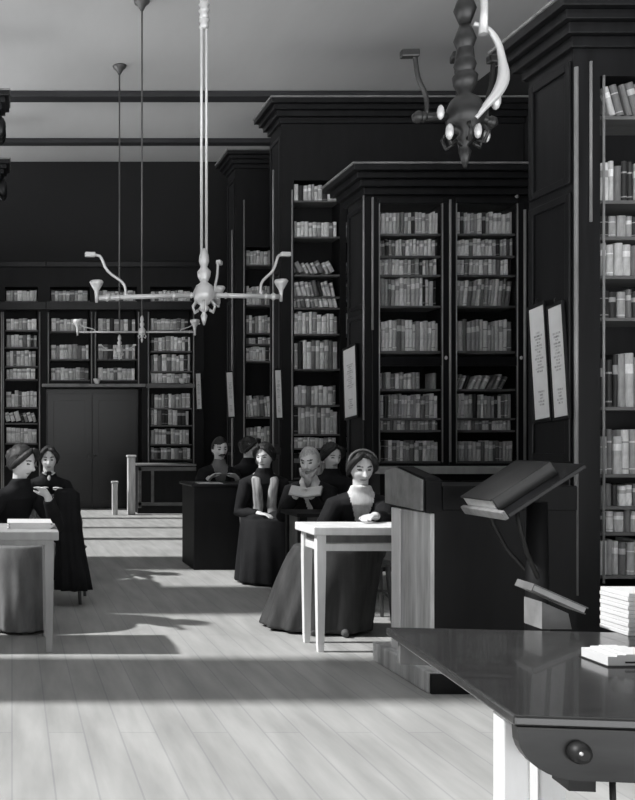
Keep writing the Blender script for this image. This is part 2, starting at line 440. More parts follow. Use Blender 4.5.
wall_case('bookcase on the back wall left of the dark doorway', -60, 46, [(-50, 0), (5, 38)], [(290, 301, 0), (318, 330, 0), (334, 347, 0), (350, 366, 0), (368, 379, 0), (390, 407, 0), (413, 423, -.3), (427, 443, 0), (452, 466, 0)], ZC)
cc = wall_case('two-bay bookcase over the dark doorway on the back wall', 46, 142, [(50, 90), (97, 137)], [(290, 301, 0), (318, 331, 0), (344, 359, 0), (367, 380, 0)], ZC, PZ(388, Yw))
obj('lintel', box(B(), PX(42, Yw), PX(145, Yw), Yw - .08, Yw - .0, PZ(387, Yw), PZ(384, Yw), .006), M['ledge'], cc)
rc = wall_case('bookcase on the back wall right of the dark doorway', 142, 204, [(150, 192)], [(290, 301, 0), (318, 330, 0), (336, 351, 0), (353, 371, 0), (373, 383, 0), (393, 408, 0), (409, 425, 0), (428, 444, 0), (447, 459, 0)], ZC)
for px_ in (97, 185):
    pass
# dark doors
Yd = YB - .10
dr = struct('door_1', box(B(), PX(46, Yw) + .02, PX(142, Yw) - .02, Yd + .03, YB - .002, 0, PZ(388, Yw)), M['door'])
for k in range(2):
    x0 = PX(48 + 46 * k, Yw); x1 = PX(93 + 46 * k, Yw); bm = B()
    box(bm, x0, x1, Yd, Yd + .03, .02, 2.18, .004)
    for z0, z1 in ((.15, .85), (1.0, 2.05)):
        box(bm, x0 + .12, x1 - .12, Yd - .004, Yd, z0, z1, .003)
    obj('door_leaf', bm, M['door'], dr)
    ball_b = B(); ball(ball_b, (x1 - .05 if k == 0 else x0 + .05, Yd - .03, 1.0), .028); obj('knob', ball_b, M['brassd'], dr)
# low panelled cupboard to the right of the doorway
Yc = 15.9
cup = rootmesh('low_cupboard', 'low dark panelled cupboard below the bookcase right of the doorway', 'cupboard')
x0, x1 = PX(138, Yc), PX(196, Yc); zc = PZ(464, Yc)
obj('body', box(B(), x0, x1, Yc, Yw - .02, .0, zc - .03), M['woodin'], cup)
obj('top', box(B(), x0 - .03, x1, Yc - .03, Yw - .02, zc - .03, zc, .006), M['bead'], cup)
bm = B()
for (p, q, r, s) in ((x0, x0 + .06, .1, zc - .04), (x0, x1, .14, .2), (x0, x1, zc - .12, zc - .05), (PX(151, Yc), PX(154, Yc), .2, zc - .12)):
    box(bm, p, q, Yc - .016, Yc, r, s, .004)
obj('front_frame', bm, M['shelf'], cup)
def post(xp0, xp1, ytop, Y, label):
    r = rootmesh('newel_post', label, 'post'); w = (PX(xp1, Y) - PX(xp0, Y)); xc = PX((xp0 + xp1) / 2, Y); zt_ = PZ(ytop, Y)
    obj('shaft', box(B(), xc - w / 2, xc + w / 2, Y - w / 2, Y + w / 2, 0.0, zt_ - .04, .012), M['deskend'], r)
    bm = B(); box(bm, xc - w * .62, xc + w * .62, Y - w * .62, Y + w * .62, zt_ - .04, zt_, .012); obj('cap', bm, M['deskend'], r)
for px_, py_, lb in ((97, 383, 'small white lamp cup on the lintel above the dark doorway'), (182.5, 383, 'small white lamp cup on the shelf right of the dark doorway')):
    o = obj('lamp_cup', lathe(B(), [(.03, 0), (.055, .03), (.07, .09), (.06, .10)]), M['paper']); o.location = (PX(px_, Yw - .04), Yw - .035, PZ(384, Yw)); tag(o, lb, 'lamp')
obj('rail', box(B(), PX(146, Yw), PX(194, Yw), Yw - .09, Yw, PZ(388, Yw), PZ(384, Yw), .006), M['shelf'], rc)
post(127.5, 135, 455, 15.7, 'square wooden post beside the low panelled cupboard')
post(112, 117.5, 481, 15.6, 'short square post standing before the dark doorway')
# stuff object with the farther books
so = obj('distant_books', stuff_bm, BT, kind='stuff')
tag(so, 'rows of books on the shelves of the farther bookcases', 'books')

# ------------------------------------------------------------------ hanging boards
def board(label, p, w, h, rot, aisle=True, group='printed boards hung on the bookcase ends'):
    """a framed sheet hung by a hook; local: sheet in the XZ plane facing -Y, hung from the top centre"""
    r = thing('hanging_board', label, 'notice board', p, 0, group); r.rotation_euler = rot
    bm = B(); f = .012
    for (a, b, c, d) in ((-w / 2, -w / 2 + f, -h, 0), (w / 2 - f, w / 2, -h, 0), (-w / 2 + f, w / 2 - f, -h, -h + f * 2), (-w / 2 + f, w / 2 - f, -f * 2, 0)):
        box(bm, a, b, -.02, 0, c, d, .003)
    obj('frame', bm, M['wood'], r)
    obj('sheet', box(B(), -w / 2 + f, w / 2 - f, -.012, -.006, -h + f * 2, -f * 2), M['paper'], r)
    for z0, z1, ww in ((-.58 * h, -.22 * h, .16), (-.86 * h, -.70 * h, .12)):
        bm = B(); ln = (z1 - z0); nn = int(ln / .022)
        for k in range(nn):
            a = ww * w * (1.0 + .5 * math.sin(k * 1.9))
            box(bm, -a, a, -.0135, -.0115, z0 + k * .022, z0 + k * .022 + .013)
        obj('printed_text', bm, M['print'], r)
    obj('hook', tube(B(), [(0, -.01, 0), (0, -.012, .02), (0, .004, .035)], .005, 6), M['iron'], r)
    return r
tl = R(-90)
def on_end(label, Yf, x0, x1, yt, yb, tiltpx, xp=PLANE):
    """board hung on an aisle end (normal -X); pixel columns x0..x1 at its top"""
    Xb = xp - .045
    Y1 = Xb * F / (x0 - VX); Y0 = Xb * F / (x1 - VX); Ym = (Y0 + Y1) / 2
    h = (yb - yt) * Ym / F
    dY = tiltpx * Ym * Ym / (F * Xb)
    board(label, (Xb + .02, Ym, PZ(yt, Ym)), Y1 - Y0, h, Euler((0, -math.atan2(dY, h), tl)))
on_end('long white printed board on the near bookcase end, farther left one of the pair', Yn, 526.5, 543.5, 304, 423, 7)
on_end('long white printed board on the near bookcase end, right one nearest its corner', Yn, 545.5, 561.5, 303, 421, 7)
on_end('narrow grey-white printed board on the end of the glazed bookcase', Ya, 342, 355, 346, 419, 2)
board('narrow board on the end of the second tall bookcase, right of the other two', (PX(276, 12.2) - .03, 12.03, PZ(369, 12.1)), .1, .68, Euler((0, R(-2), 0)))
board('narrow board on the end of the farthest tall bookcase', (PX(229, 14.5), 14.5, PZ(371, 14.5)), .12, .76, Euler((0, R(-3), 0)))
board('narrow pale board in the far corner right of the back bookcases', (PX(201, 16.4), Yw - .07, PZ(372, 16.6)), .11, .7, Euler((0, R(-2), 0)))

# ------------------------------------------------------------------ gas chandeliers
def chandelier(label, X, Y, zh, arms, rods=1, m='brass', mr=None, scale=1.0, finial=None, goose=.37):
    mm = M[m]; mr = M[mr or m]
    r = thing('gas_chandelier', label, 'chandelier', (X, Y, zh), 0, 'gas chandeliers along the aisle')
    top = H - zh
    if rods == 2:
        for s in (-1, 1): obj('rod', tube(B(), [(s * .021, 0, .25), (s * .021, 0, top - .03)], .0125, 8), mr, r)
    else:
        obj('rod', tube(B(), [(0, 0, .2 * scale), (0, 0, top - .03)], .020 * scale, 10), mr, r)
    obj('ceiling_rose', lathe(B(), [(.02, -.12), (.05, -.06), (.09, -.03), (.10, 0)], (0, 0, top)), mr, r)
    if finial:
        for z in finial: obj('collar', lathe(B(), [(.02, -.05), (.045, -.03), (.03, 0), (.048, .03), (.02, .06)], (0, 0, z)), mr, r)
    s = scale
    obj('hub', lathe(B(), [(.008 * s, -.26 * s), (.02 * s, -.22 * s), (.03 * s, -.18 * s), (.014 * s, -.15 * s), (.05 * s, -.12 * s), (.03 * s, -.09 * s), (.085 * s, -.05 * s), (.095 * s, .02 * s), (.07 * s, .08 * s), (.03 * s, .11 * s), (.055 * s, .16 * s), (.06 * s, .20 * s), (.028 * s, .24 * s), (.045 * s, .29 * s), (.04 * s, .34 * s), (.018 * s, .40 * s)]), mm, r)
    bm = B()
    for k in range(6):
        a = k * math.pi / 3 + .3
        tube(bm, [(math.cos(a) * q * s, math.sin(a) * q * s, z * s) for q, z in ((.07, -.05), (.11, -.10), (.09, -.15), (.055, -.13))], .010 * s, 6)
    obj('scroll_ornament', bm, mm, r)
    for ang, L, up in arms:
        d = Vector((math.cos(R(ang)), math.sin(R(ang)), 0)); P = lambda q, z: d * q + Vector((0, 0, z))
        bm = B(); tube(bm, [P(.05, 0), P(L * .98, up)], .021 * s, 8)
        for q, rr in ((.12, .028), (.28, .03), (.80, .03), (.90, .036)):
            c = P(L * q, up * q); ball(bm, c, .0 + rr * s, 1)
        arm = obj('arm', bm, mm, r)
        g = goose
        pts = [P(L * .74, up), P(L * .72, up + g * .22), P(L * .76, up + g * .40), P(L * .86, up + g * .52), P(L * .93, up + g * .70), P(L * .95, up + g * .97), P(L * .99, up + g), P(L * 1.10, up + g)]
        # smooth the curve
        sm = []
        for i in range(len(pts) - 1):
            sm += [pts[i], (pts[i] + pts[i + 1]) / 2]
        sm.append(pts[-1])
        for _ in range(2): sm = [sm[0]] + [(sm[i - 1] + sm[i] * 2 + sm[i + 1]) / 4 for i in range(1, len(sm) - 1)] + [sm[-1]]
        obj('gooseneck', tube(B(), sm, .012 * s, 8), mm, arm)
        bb = B(); e = P(L * 1.06, up + g); box(bb, -.045 * s, .045 * s, -.022 * s, .022 * s, -.018 * s, .022 * s, .008 * s, 0, Matrix.Translation(e) @ Matrix.Rotation(R(ang), 4, 'Z'))
        obj('burner', bb, mm, arm)
        if L > .4: obj('lamp_cup', lathe(B(), [(.012, -.06), (.015, 0), (.02, .04), (.05, .09), (.062, .115), (.05, .13)], P(L * 1.0, up + .02)), mm, arm)
    return r
Y2 = 7.76
chandelier('light brass gas chandelier with twin rod and gooseneck arms over the aisle', PX(204, Y2), Y2, PZ(295, Y2),
           [(182, .93, -.03), (8, .70, 0), (63, .5, 0)], 2, finial=(PZ(24, Y2) - PZ(295, Y2), PZ(8, Y2) - PZ(295, Y2), PZ(14, Y2) - PZ(295, Y2)))
Y3 = 10.9
chandelier('second gas chandelier, thin dark rod just left of the light brass one', PX(142, Y3), Y3, PZ(332, Y3), [(180, .78, 0), (0, .64, 0), (80, .4, 0)], 1, 'brass', 'brassd', .5, goose=.10)
Y4 = 12.8
chandelier('farthest gas chandelier, its rod and ceiling rose showing leftmost', PX(119.5, Y4), Y4, PZ(350, Y4), [(180, .26, 0), (0, .2, 0), (90, .3, 0)], 1, 'brass', 'brassd', .55, goose=.07)
Y1 = 3.55
ch = chandelier('nearest gas chandelier, thick dark stem with scrolled brackets at top of view', PX(465, Y1), Y1, PZ(116, Y1),
           [(176, .20, .0), (10, .13, -.02), (75, .16, .05)], 1, 'bronze', 'bronze', .78, goose=.25)
for z in (.42, .30, .20): obj('collar', lathe(B(), [(.02, -.06), (.032, -.03), (.042, 0), (.032, .03), (.02, .06)], (0, 0, z)), M['bronze'], ch)
for x, z, rr in ((.10, .05, .028), (-.115, 0.0, .02), (-.08, -.075, .022), (.03, -.07, .022), (.065, -.09, .018)):
    bm = B(); ball(bm, (x, -.04, z), (rr * .7, rr * .7, rr * 1.5)); obj('drop', bm, M['brass'], ch)
ctl = [(.02, -.03, .35), (.07, -.04, .33), (.105, -.05, .27), (.12, -.05, .20), (.128, -.05, .13), (.10, -.055, .07), (.06, -.06, .03), (.01, -.06, -.03)]
rr = [.009, .010, .012, .014, .024, .022, .015, .010]
for _ in range(2):
    ctl = [ctl[0]] + [tuple((a * w0 + b * (1 - w0)) for a, b in zip(p, q)) for p, q in zip(ctl, ctl[1:]) for w0 in (.75, .25)] + [ctl[-1]]
    rr = [rr[0]] + [a * w0 + b * (1 - w0) for a, b in zip(rr, rr[1:]) for w0 in (.75, .25)] + [rr[-1]]
bm = B(); tube(bm, ctl, rr, 10)
obj('scroll_arm', bm, M['brass'], ch)
bm = B(); tube(bm, [(.045, -.05, .55), (.05, -.05, .40), (.045, -.05, .30)], [.014, .014, .018], 8); obj('gas_pipe', bm, M['brass'], ch)

# ------------------------------------------------------------------ tables and desks
def table(name, label, x0, x1, y0, y1, h, m, legw=.055, top=.03, apron=.0, rail=None, over=.03, group=None, legm=None):
    r = thing(name, label, 'table', ((x0 + x1) / 2, (y0 + y1) / 2, 0), 0, group)
    a, b = (x1 - x0) / 2, (y1 - y0) / 2
    obj('tabletop', box(B(), -a, a, -b, b, h - top, h, .006), m, r)
    for sx in (-1, 1):
        for sy in (-1, 1):
            cx, cy = sx * (a - over - legw / 2), sy * (b - over - legw / 2)
            bm = B(); tube(bm, [(cx, cy, 0), (cx, cy, .04), (cx, cy, h - .22), (cx, cy, h - top)], [legw * .42, legw * .5, legw * .70, legw * .70], 4)
            bmesh.ops.rotate(bm, verts=bm.verts, cent=(cx, cy, 0), matrix=Matrix.Rotation(R(45), 3, 'Z'))
            for f in bm.faces: f.smooth = False
            obj('leg', bm, legm or m, r)
    if apron:
        bm = B(); w = over + legw * .3
        for (p, q, s, t) in ((-a + w, a - w, -b + w, -b + w + .022), (-a + w, a - w, b - w - .022, b - w), (-a + w, -a + w + .022, -b + w, b - w), (a - w - .022, a - w, -b + w, b - w)):
            box(bm, p, q, s, t, h - top - apron, h - top)
        obj('apron', bm, M['lid'], r)
    if rail:
        bm = B(); w = over + .012
        box(bm, -a + w, a - w, -b + w - .004, -b + w + .02, rail[0], rail[1], .003); box(bm, -a + w, -a + w + .02, -b + w, b - w, rail[0], rail[1], .003)
        box(bm, -a + w, a - w, b - w - .02, b - w, rail[0], rail[1], .003)
        obj('rail', bm, m, r)
    return r
table('writing_table', 'pale wooden writing table at which the bareheaded woman sits', 1.835, 3.0, 5.47, 5.84, .77, M['paleleg'], .055, .05, .05, (.62, .665))
table('writing_table', 'grey wooden table at the left edge with papers on its corner', -1.0, .285, 5.46, 6.0, .745, M['midleg'], .055, .055, 0, (.655, .69))
table('writing_table', 'low dark table with white papers before the woman in bow collar', -1.0, .56, 7.9, 8.4, .76, M['wood'], .055, .03, .1)
table('writing_table', 'dark reading table at which the bearded man holds his book', 2.25, 3.55, 7.1, 7.55, .72, M['woodin'], .06, .03, .4)
# dark enclosed desk in the middle
r = thing('enclosed_desk', 'dark panelled desk in the middle, people seated behind it', 'desk', (0, 0, 0))
xd0, xd1, yd0 = 1.82, 3.2, 9.0
obj('front_panel', box(B(), xd0, xd1, yd0, yd0 + .03, .0, .835, .004), M['woodin'], r)
obj('side_panel', box(B(), xd0, xd0 + .03, yd0 + .03, yd0 + .62, .0, .835, .004), M['woodin'], r)
obj('side_panel', box(B(), xd1 - .03, xd1, yd0 + .03, yd0 + .62, .0, .835, .004), M['woodin'], r)
obj('top', box(B(), xd0 - .03, xd1 + .03, yd0 - .03, yd0 + .64, .835, .86, .006), M['wood'], r)
o = obj('paper', box(B(), 1.88, 2.12, 9.03, 9.25,   .8605, .868), M['paper2']); tag(o, 'sheet of paper on top of the dark enclosed desk', 'paper')

# big reading desk on its plinth (right)
yq0, yq1, xq0, xq1 = 4.72, 5.17, 2.19, 2.96
r = thing('reading_desk', 'large dark reading desk with an end painted sunlit-pale, behind the polished table', 'desk', (0, 0, 0))
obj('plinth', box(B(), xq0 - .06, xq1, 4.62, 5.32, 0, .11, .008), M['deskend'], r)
obj('shaded_plinth_front', box(B(), xq0 - .045, xq1, 4.60, 4.62, 0, .10), M['woodin'], r)  # dark sheet paints the shade on the plinth's front
obj('body', box(B(), xq0 + .025, xq1, yq0, yq1, .11, .93), M['woodin'], r)
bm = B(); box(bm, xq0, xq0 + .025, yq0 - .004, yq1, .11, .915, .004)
obj('end_panel', bm, M['deskend'], r, 'oak end panel painted pale as if sunlit')
obj('sunlit_batten', box(B(), xq0 - .012, xq0, yq1 - .11, yq1, .11, .915, .004), M['paleleg'], r)  # near-white strip paints the brightest sunlight on the desk end
bm = B()                                         # lid box with a chamfered top, its end overhanging
prof = [(yq0 - .02, .92), (yq0 - .02, 1.10), (5.03, 1.155), (yq1, 1.13), (yq1, .93)]
va = [bm.verts.new((xq0 - .04, y, z)) for y, z in prof]; vb = [bm.verts.new((xq0 + .06, y, z)) for y, z in prof]
bm.faces.new(va); bm.faces.new(list(reversed(vb)))
for i in range(5): bm.faces.new((va[i], vb[i], vb[(i + 1) % 5], va[(i + 1) % 5]))
bmesh.ops.bevel(bm, geom=list(bm.edges), offset=.012, segments=2, affect='EDGES')
obj('lid', bm, M['woodin'], r)
obj('upper_body', box(B(), xq0 + .065, xq1, yq0 - .01, yq1, .93, 1.06, .006), M['woodin'], r)
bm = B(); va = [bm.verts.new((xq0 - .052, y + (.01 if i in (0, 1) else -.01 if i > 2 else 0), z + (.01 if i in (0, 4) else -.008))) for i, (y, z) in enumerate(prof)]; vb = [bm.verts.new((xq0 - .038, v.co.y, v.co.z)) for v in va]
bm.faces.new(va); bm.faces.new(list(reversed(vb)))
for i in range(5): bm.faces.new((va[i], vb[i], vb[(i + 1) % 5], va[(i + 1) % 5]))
obj('lid_end', bm, M['ledge'], r, 'grained end of the lid, painted pale as if sunlit')  # paler facing paints sunlight onto the end of the dark lid

# sloped reading stand with iron brackets and a thick closed volume on it
r = thing('reading_stand', 'dark stand with a tilted top on iron brackets before the reading desk', 'lectern', (2.50, 4.37, 0))
sl = math.atan2(.215, .33); ex, ez = math.cos(sl), math.sin(sl)
Ts = Matrix.Translation((2.30 - 2.50, 0, .955)) @ Matrix.Rotation(-sl, 4, 'Y')
obj('sloped_top', box(B(), 0, .43, -.19, .19, -.022, 0, .004, 0, Ts), M['wood'], r)
obj('lower_ledge', box(B(), -.022, 0, -.19, .19, -.022, .022, .004, 0, Ts), M['ledge'], r)
obj('column', tube(B(), [(0.05, 0, .05), (0.05, 0, 1.0)], [.06, .045], 10), M['woodin'], r)
bm = B(); box(bm, -.12, .22, -.03, .03, 0, .06, .008); box(bm, .02, .08, -.20, .20, 0, .06, .008); obj('foot', bm, M['woodin'], r)
for s in (-1, 1):
    obj('iron_bracket', tube(B(), [(-.12, s * .12, 0.985), (-.10, s * .12, .88), (-.05, s * .09, .76), (.02, s * .04, .66), (.05, s * .03, .60)], .011, 8), M['iron'], r)
r2 = thing('large_book', 'thick closed volume with white page edges lying on the tilted stand', 'book', Ts @ Vector((0, 0, 0)) + Vector((2.50, 4.37, 0)))
r2.rotation_euler = (0, -sl, 0)
obj('page_block', box(B(), .008, .33, -.10, .17, .006, .062, .003), M['paper2'], r2)
bm = B(); box(bm, 0.002, .34, -.108, .178, .0, .007, .002); box(bm, 0.002, .34, -.108, .178, .062, .070, .002); box(bm, .33, .342, -.108, .178, .0, .07, .003); box(bm, .01, .34, -.114, -.104, .0, .07, .003)
obj('cover', bm, M['apron'], r2)

# polished table in the foreground
rz = R(-6.5)
r = thing('library_table', 'polished dark table in the right foreground with rounded front apron', 'table', (.985, 1.765, 0), rz)
Lx, Ly = 1.5, .84
obj('tabletop', box(B(), 0, Lx, 0, Ly, .738, .76, .005), M['tabletop'], r)
bm = B()                                          # rounded front apron
pr = [(0.004, .738)] + [(.004 + .11 * (1 - math.cos(t)), .738 - .012 - .088 * math.sin(t)) for t in [R(10 + 80 * k / 8) for k in range(9)]] + [(Lx - .01, .638), (Lx - .01, .738)]
va = [bm.verts.new((x, -.004, z)) for x, z in pr]; vb = [bm.verts.new((x, .022, z)) for x, z in pr]
bm.faces.new(va); bm.faces.new(list(reversed(vb)))
for i in range(len(pr)): bm.faces.new((va[i], vb[i], vb[(i + 1) % len(pr)], va[(i + 1) % len(pr)]))
ap = obj('front_apron', bm, M['apron'], r)
obj('side_apron', box(B(), .07, .09, .022, Ly - .01, .70, .738), M['lid'], r)
obj('side_apron', box(B(), Lx - .03, Lx - .01, .022, Ly - .01, .66, .738), M['lid'], r)
obj('back_apron', box(B(), .03, Lx - .03, Ly - .032, Ly - .01, .66, .738), M['lid'], r)
bm = B(); tube(bm, [(.115, -.004, .695), (.115, -.014, .695), (.115, -.024, .695), (.115, -.030, .695)], [.021, .022, .018, .010], 14)
kn = obj('lock_knob', bm, M['iron'], ap)
bm = B(); ball(bm, (.109, -.030, .699), .004); obj('knob_stud', bm, M['brass'], kn)
obj('under_block', box(B(), .115, .165, .03, .10, .605, .64), M['iron'], r)
obj('hook', tube(B(), [(.185, .01, .64), (.185, .008, .60), (.187, .0, .58), (.205, -.005, .56), (.215, -.005, .55)], .006, 8), M['iron'], r)
for (lx, ly) in ((.02, .10), (.115, .15), (Lx - .12, .12), (Lx - .12, Ly - .12)):
    obj('leg', box(B(), lx, lx + .052, ly, ly + .052, 0, .738, .004), M['paleleg'], r)
obj('stretcher', box(B(), .03, Lx - .08, .135, .165, .12, .17), M['midleg'], r)
def on_table(lx, ly): 
    v = Matrix.Rotation(rz, 3, 'Z') @ Vector((lx, ly, 0)); return (.985 + v.x, 1.765 + v.y, .7602)
# things on it
def at_table(px_, py_):
    Y = (EYE - .76) * F / (py_ - VY); return PX(px_, Y), Y
x, y = at_table(537, 626)
r = thing('small_book', 'small dark book tilted on a pale wedge at the far table edge', 'book', (x, y, .7602 + .092))
r.rotation_euler = (0, R(24), R(-4)); r.scale = (.82, .82, .9)
obj('cover', (lambda b: (box(b, -.05, .145, -.06, .06, 0, .004, .001), box(b, -.05, .145, -.06, .06, .020, .024, .001), box(b, -.054, -.05, -.06, .06, 0, .024, .001), b)[-1])(B()), M['lid'], r)
obj('page_block', box(B(), -.049, .14, -.056, .056, .004, .020), M['paper2'], r)
bm = B()
w_ = [(0, 0), (.085, 0), (.075, .045), (0, .078)]
va = [bm.verts.new((a, -.045, b)) for a, b in w_]; vb = [bm.verts.new((a, .045, b)) for a, b in w_]
bm.faces.new(va); bm.faces.new(list(reversed(vb)))
for i in range(4): bm.faces.new((va[i], vb[i], vb[(i + 1) % 4], va[(i + 1) % 4]))
o = obj('book_wedge', bm, M['ledge']); o.location = (x - .012, y, .7602); tag(o, 'pale wedge block propping the small dark book', 'wedge')
x, y = at_table(628, 636)
r = thing('card_stack', 'tall white stack of cards at the right edge of polished table', 'stack of cards', (x, y, .7602))
obj('card_block', (lambda b: ([box(b, .002 * (k % 2), .22 + .002 * (k % 3), 0, .12, k * .0118, k * .0118 + .0112, .0012) for k in range(10)], b)[1])(B()), M['paper'], r)
x, y = at_table(608, 667)
r = thing('open_book', 'white open book lying flat at the right of the polished table', 'book', (x, y, .7602))
bm = B()
for s in (0, 1):
    for k in range(6):
        x0 = s * .13 + k * .0216; zz = .022 + .008 * math.sin(math.pi * (k + .5) / 6)
        box(bm, x0, x0 + .0217, 0, .10, .003, zz)
obj('pages', bm, M['paper'], r)
obj('cover', box(B(), -.004, .266, -.004, .104, 0, .003), M['apron'], r)
obj('ribbon', box(B(), .04, .20, -.003, -.001, .009, .013), M['iron'], r)

# ------------------------------------------------------------------ small things on the other tables
o = obj('paper_pile', (lambda b: ([box(b, .02 * (k % 2), .27 + .01 * (k % 3), 0, .28, k * .008, k * .008 + .0074) for k in range(5)], b)[1])(B()), M['paper'])
o.location = (-.03, 5.6, .7455); tag(o, 'pile of white papers on the corner of the left edge table', 'papers')
o = obj('paper_pile', (lambda b: ([box(b, .01 * (k % 2), .24 + .01 * (k % 3), 0, .25, k * .008, k * .008 + .0074) for k in range(3)], b)[1])(B()), M['paper'])
o.location = (.30, 8.0, .7605); tag(o, 'white papers on the low dark table before the bow-collared woman', 'papers')
o = obj('paper_sheet', box(B(), 0, .26, 0, .2, 0, .004), M['paper']); o.location = (.16, 8.15, .7605); o.rotation_euler = (0, 0, .3)
o['label'] = 'loose white sheet left of the papers on the low dark table'; o['category'] = 'paper'

# ------------------------------------------------------------------ chairs
def make_chair(label, loc, rzz):
    r = thing('wooden_chair', label, 'chair', loc, rzz)
    obj('seat', loft(B(), [(0, 0, .415, .20, .20), (0, 0, .43, .215, .21), (0, 0, .44, .20, .20)], 20), M['lid'], r)
    for sx in (-1, 1):
        obj('leg', tube(B(), [(sx * .15, -.14, .42), (sx * .18, -.18, 0)], [.018, .013], 8), M['lid'], r)
        obj('leg', tube(B(), [(sx * .15, .15, .42), (sx * .18, .22, 0)], [.018, .013], 8), M['lid'], r)
        obj('rung', tube(B(), [(sx * .165, -.16, .2), (sx * .165, .185, .2)], .009, 6), M['lid'], r)
    obj('rung', tube(B(), [(-.165, -.16, .25), (.165, -.16, .25)], .009, 6), M['lid'], r)
    obj('back_bow', tube(B(), [(-.17, .17, .43), (-.185, .21, .65), (-.15, .235, .82), (0, .25, .87), (.15, .235, .82), (.185, .21, .65), (.17, .17, .43)], .014, 8), M['lid'], r)
    for sx in (-.06, .06): obj('spindle', tube(B(), [(sx, .19, .43), (sx, .245, .86)], .008, 6), M['lid'], r)
    return r

# ------------------------------------------------------------------ people
def remesh(bm, voxel, smooth=2):
    me = bpy.data.meshes.new('t'); bmesh.ops.recalc_face_normals(bm, faces=bm.faces); bm.to_mesh(me); bm.free()
    o = bpy.data.objects.new('t', me); C.objects.link(o)
    m = o.modifiers.new('r', 'REMESH'); m.mode = 'VOXEL'; m.voxel_size = voxel
    if smooth: s = o.modifiers.new('s', 'SMOOTH'); s.factor = .5; s.iterations = smooth
    dg = bpy.context.evaluated_depsgraph_get(); dg.update()
    out = bpy.data.meshes.new_from_object(o.evaluated_get(dg)); bpy.data.objects.remove(o); bpy.data.meshes.remove(me)
    b = bmesh.new(); b.from_mesh(out); bpy.data.meshes.remove(out)
    for f in b.faces: f.smooth = True; f.material_index = 0
    return b

def head_verts(bm, mtx, k):
    """head with jaw, nose, brow, ears; centre at the origin, face towards -Y, .235 high"""
    n0 = len(bm.verts); vs = ball(bm, (0, 0, 0), 1.0, 4)
    for v in vs:
        x, y, z = v.co
        sx, sy, sz = .074, .094, .116
        if z < 0:
            sx *= 1 - .36 * (-z) ** 1.4; 
            if y < 0: sy *= 1 - .10 * (-z)
            else: sy *= 1 - .38 * (-z)
        X, Y_, Z = x * sx, y * sy, z * sz
        if y < 0:
            for ex_ in (-.031, .031):                         # eye sockets
                d = ((X - ex_) / .017) ** 2 + ((Z - .006) / .012) ** 2
                Y_ += .013 * math.exp(-d)
            Y_ -= .006 * math.exp(-((Z - .030) / .012) ** 2) * math.exp(-(X / .05) ** 4)      # brow
            Y_ -= .010 * math.exp(-((Z + .098) / .018) ** 2) * math.exp(-(X / .025) ** 2)     # chin
            Y_ -= .005 * math.exp(-((Z + .062) / .010) ** 2) * math.exp(-(X / .024) ** 2)     # mouth
            for cx_ in (-.045, .045): Y_ -= .006 * math.exp(-(((X - cx_) / .02) ** 2 + ((Z + .03) / .022) ** 2))
        v.co = (X, Y_, Z)
    def add(fn): fn()
    add(lambda: tube(bm, [(0, -.082, .022), (0, -.098, -.004), (0, -.112, -.028), (0, -.088, -.036)], [.008, .010, .015, .010], 10))
    for s in (-1, 1):
        add(lambda: ball(bm, (s * .074, .012, -.004), (.010, .020, .032), 2))
    bm.verts.ensure_lookup_table()
    bmesh.ops.transform(bm, matrix=mtx @ Matrix.Scale(k, 4), verts=[bm.verts[i] for i in range(n0, len(bm.verts))])

def hand(bm, wrist, d, palm_n, side, curl=.5):
    d = d.normalized(); n = (palm_n - d * palm_n.dot(d)).normalized(); s = d.cross(n) * side
    pc = wrist + d * .045
    m = Matrix((s, d, n)).transposed().to_4x4(); m.translation = pc
    vs = ball(bm, (0, 0, 0), 1.0, 2)
    for v in vs: v.co = Vector((v.co.x * .040, v.co.y * .052, v.co.z * .016))
    bmesh.ops.transform(bm, matrix=m, verts=vs)
    for i, (o, L) in enumerate(((-.030, .062), (-.010, .074), (.010, .078), (.029, .068))):
        p = wrist + d * .082 + s * o; pts = [p - d * .03]; a = 0
        for k in range(4):
            pts.append(p); a += curl * .55
            p = p + (d * math.cos(a) + n * math.sin(a)) * (L / 3)
        tube(bm, pts, [.009, .0092, .0085, .0078, .0060], 8)
    p = wrist + d * .03 + s * .030
    tube(bm, [p, p + s * .022 + d * .022 + n * .006, p + s * .030 + d * .050 + n * .016, p + s * .026 + d * .072 + n * .024], [.012, .011, .0095, .007], 8)

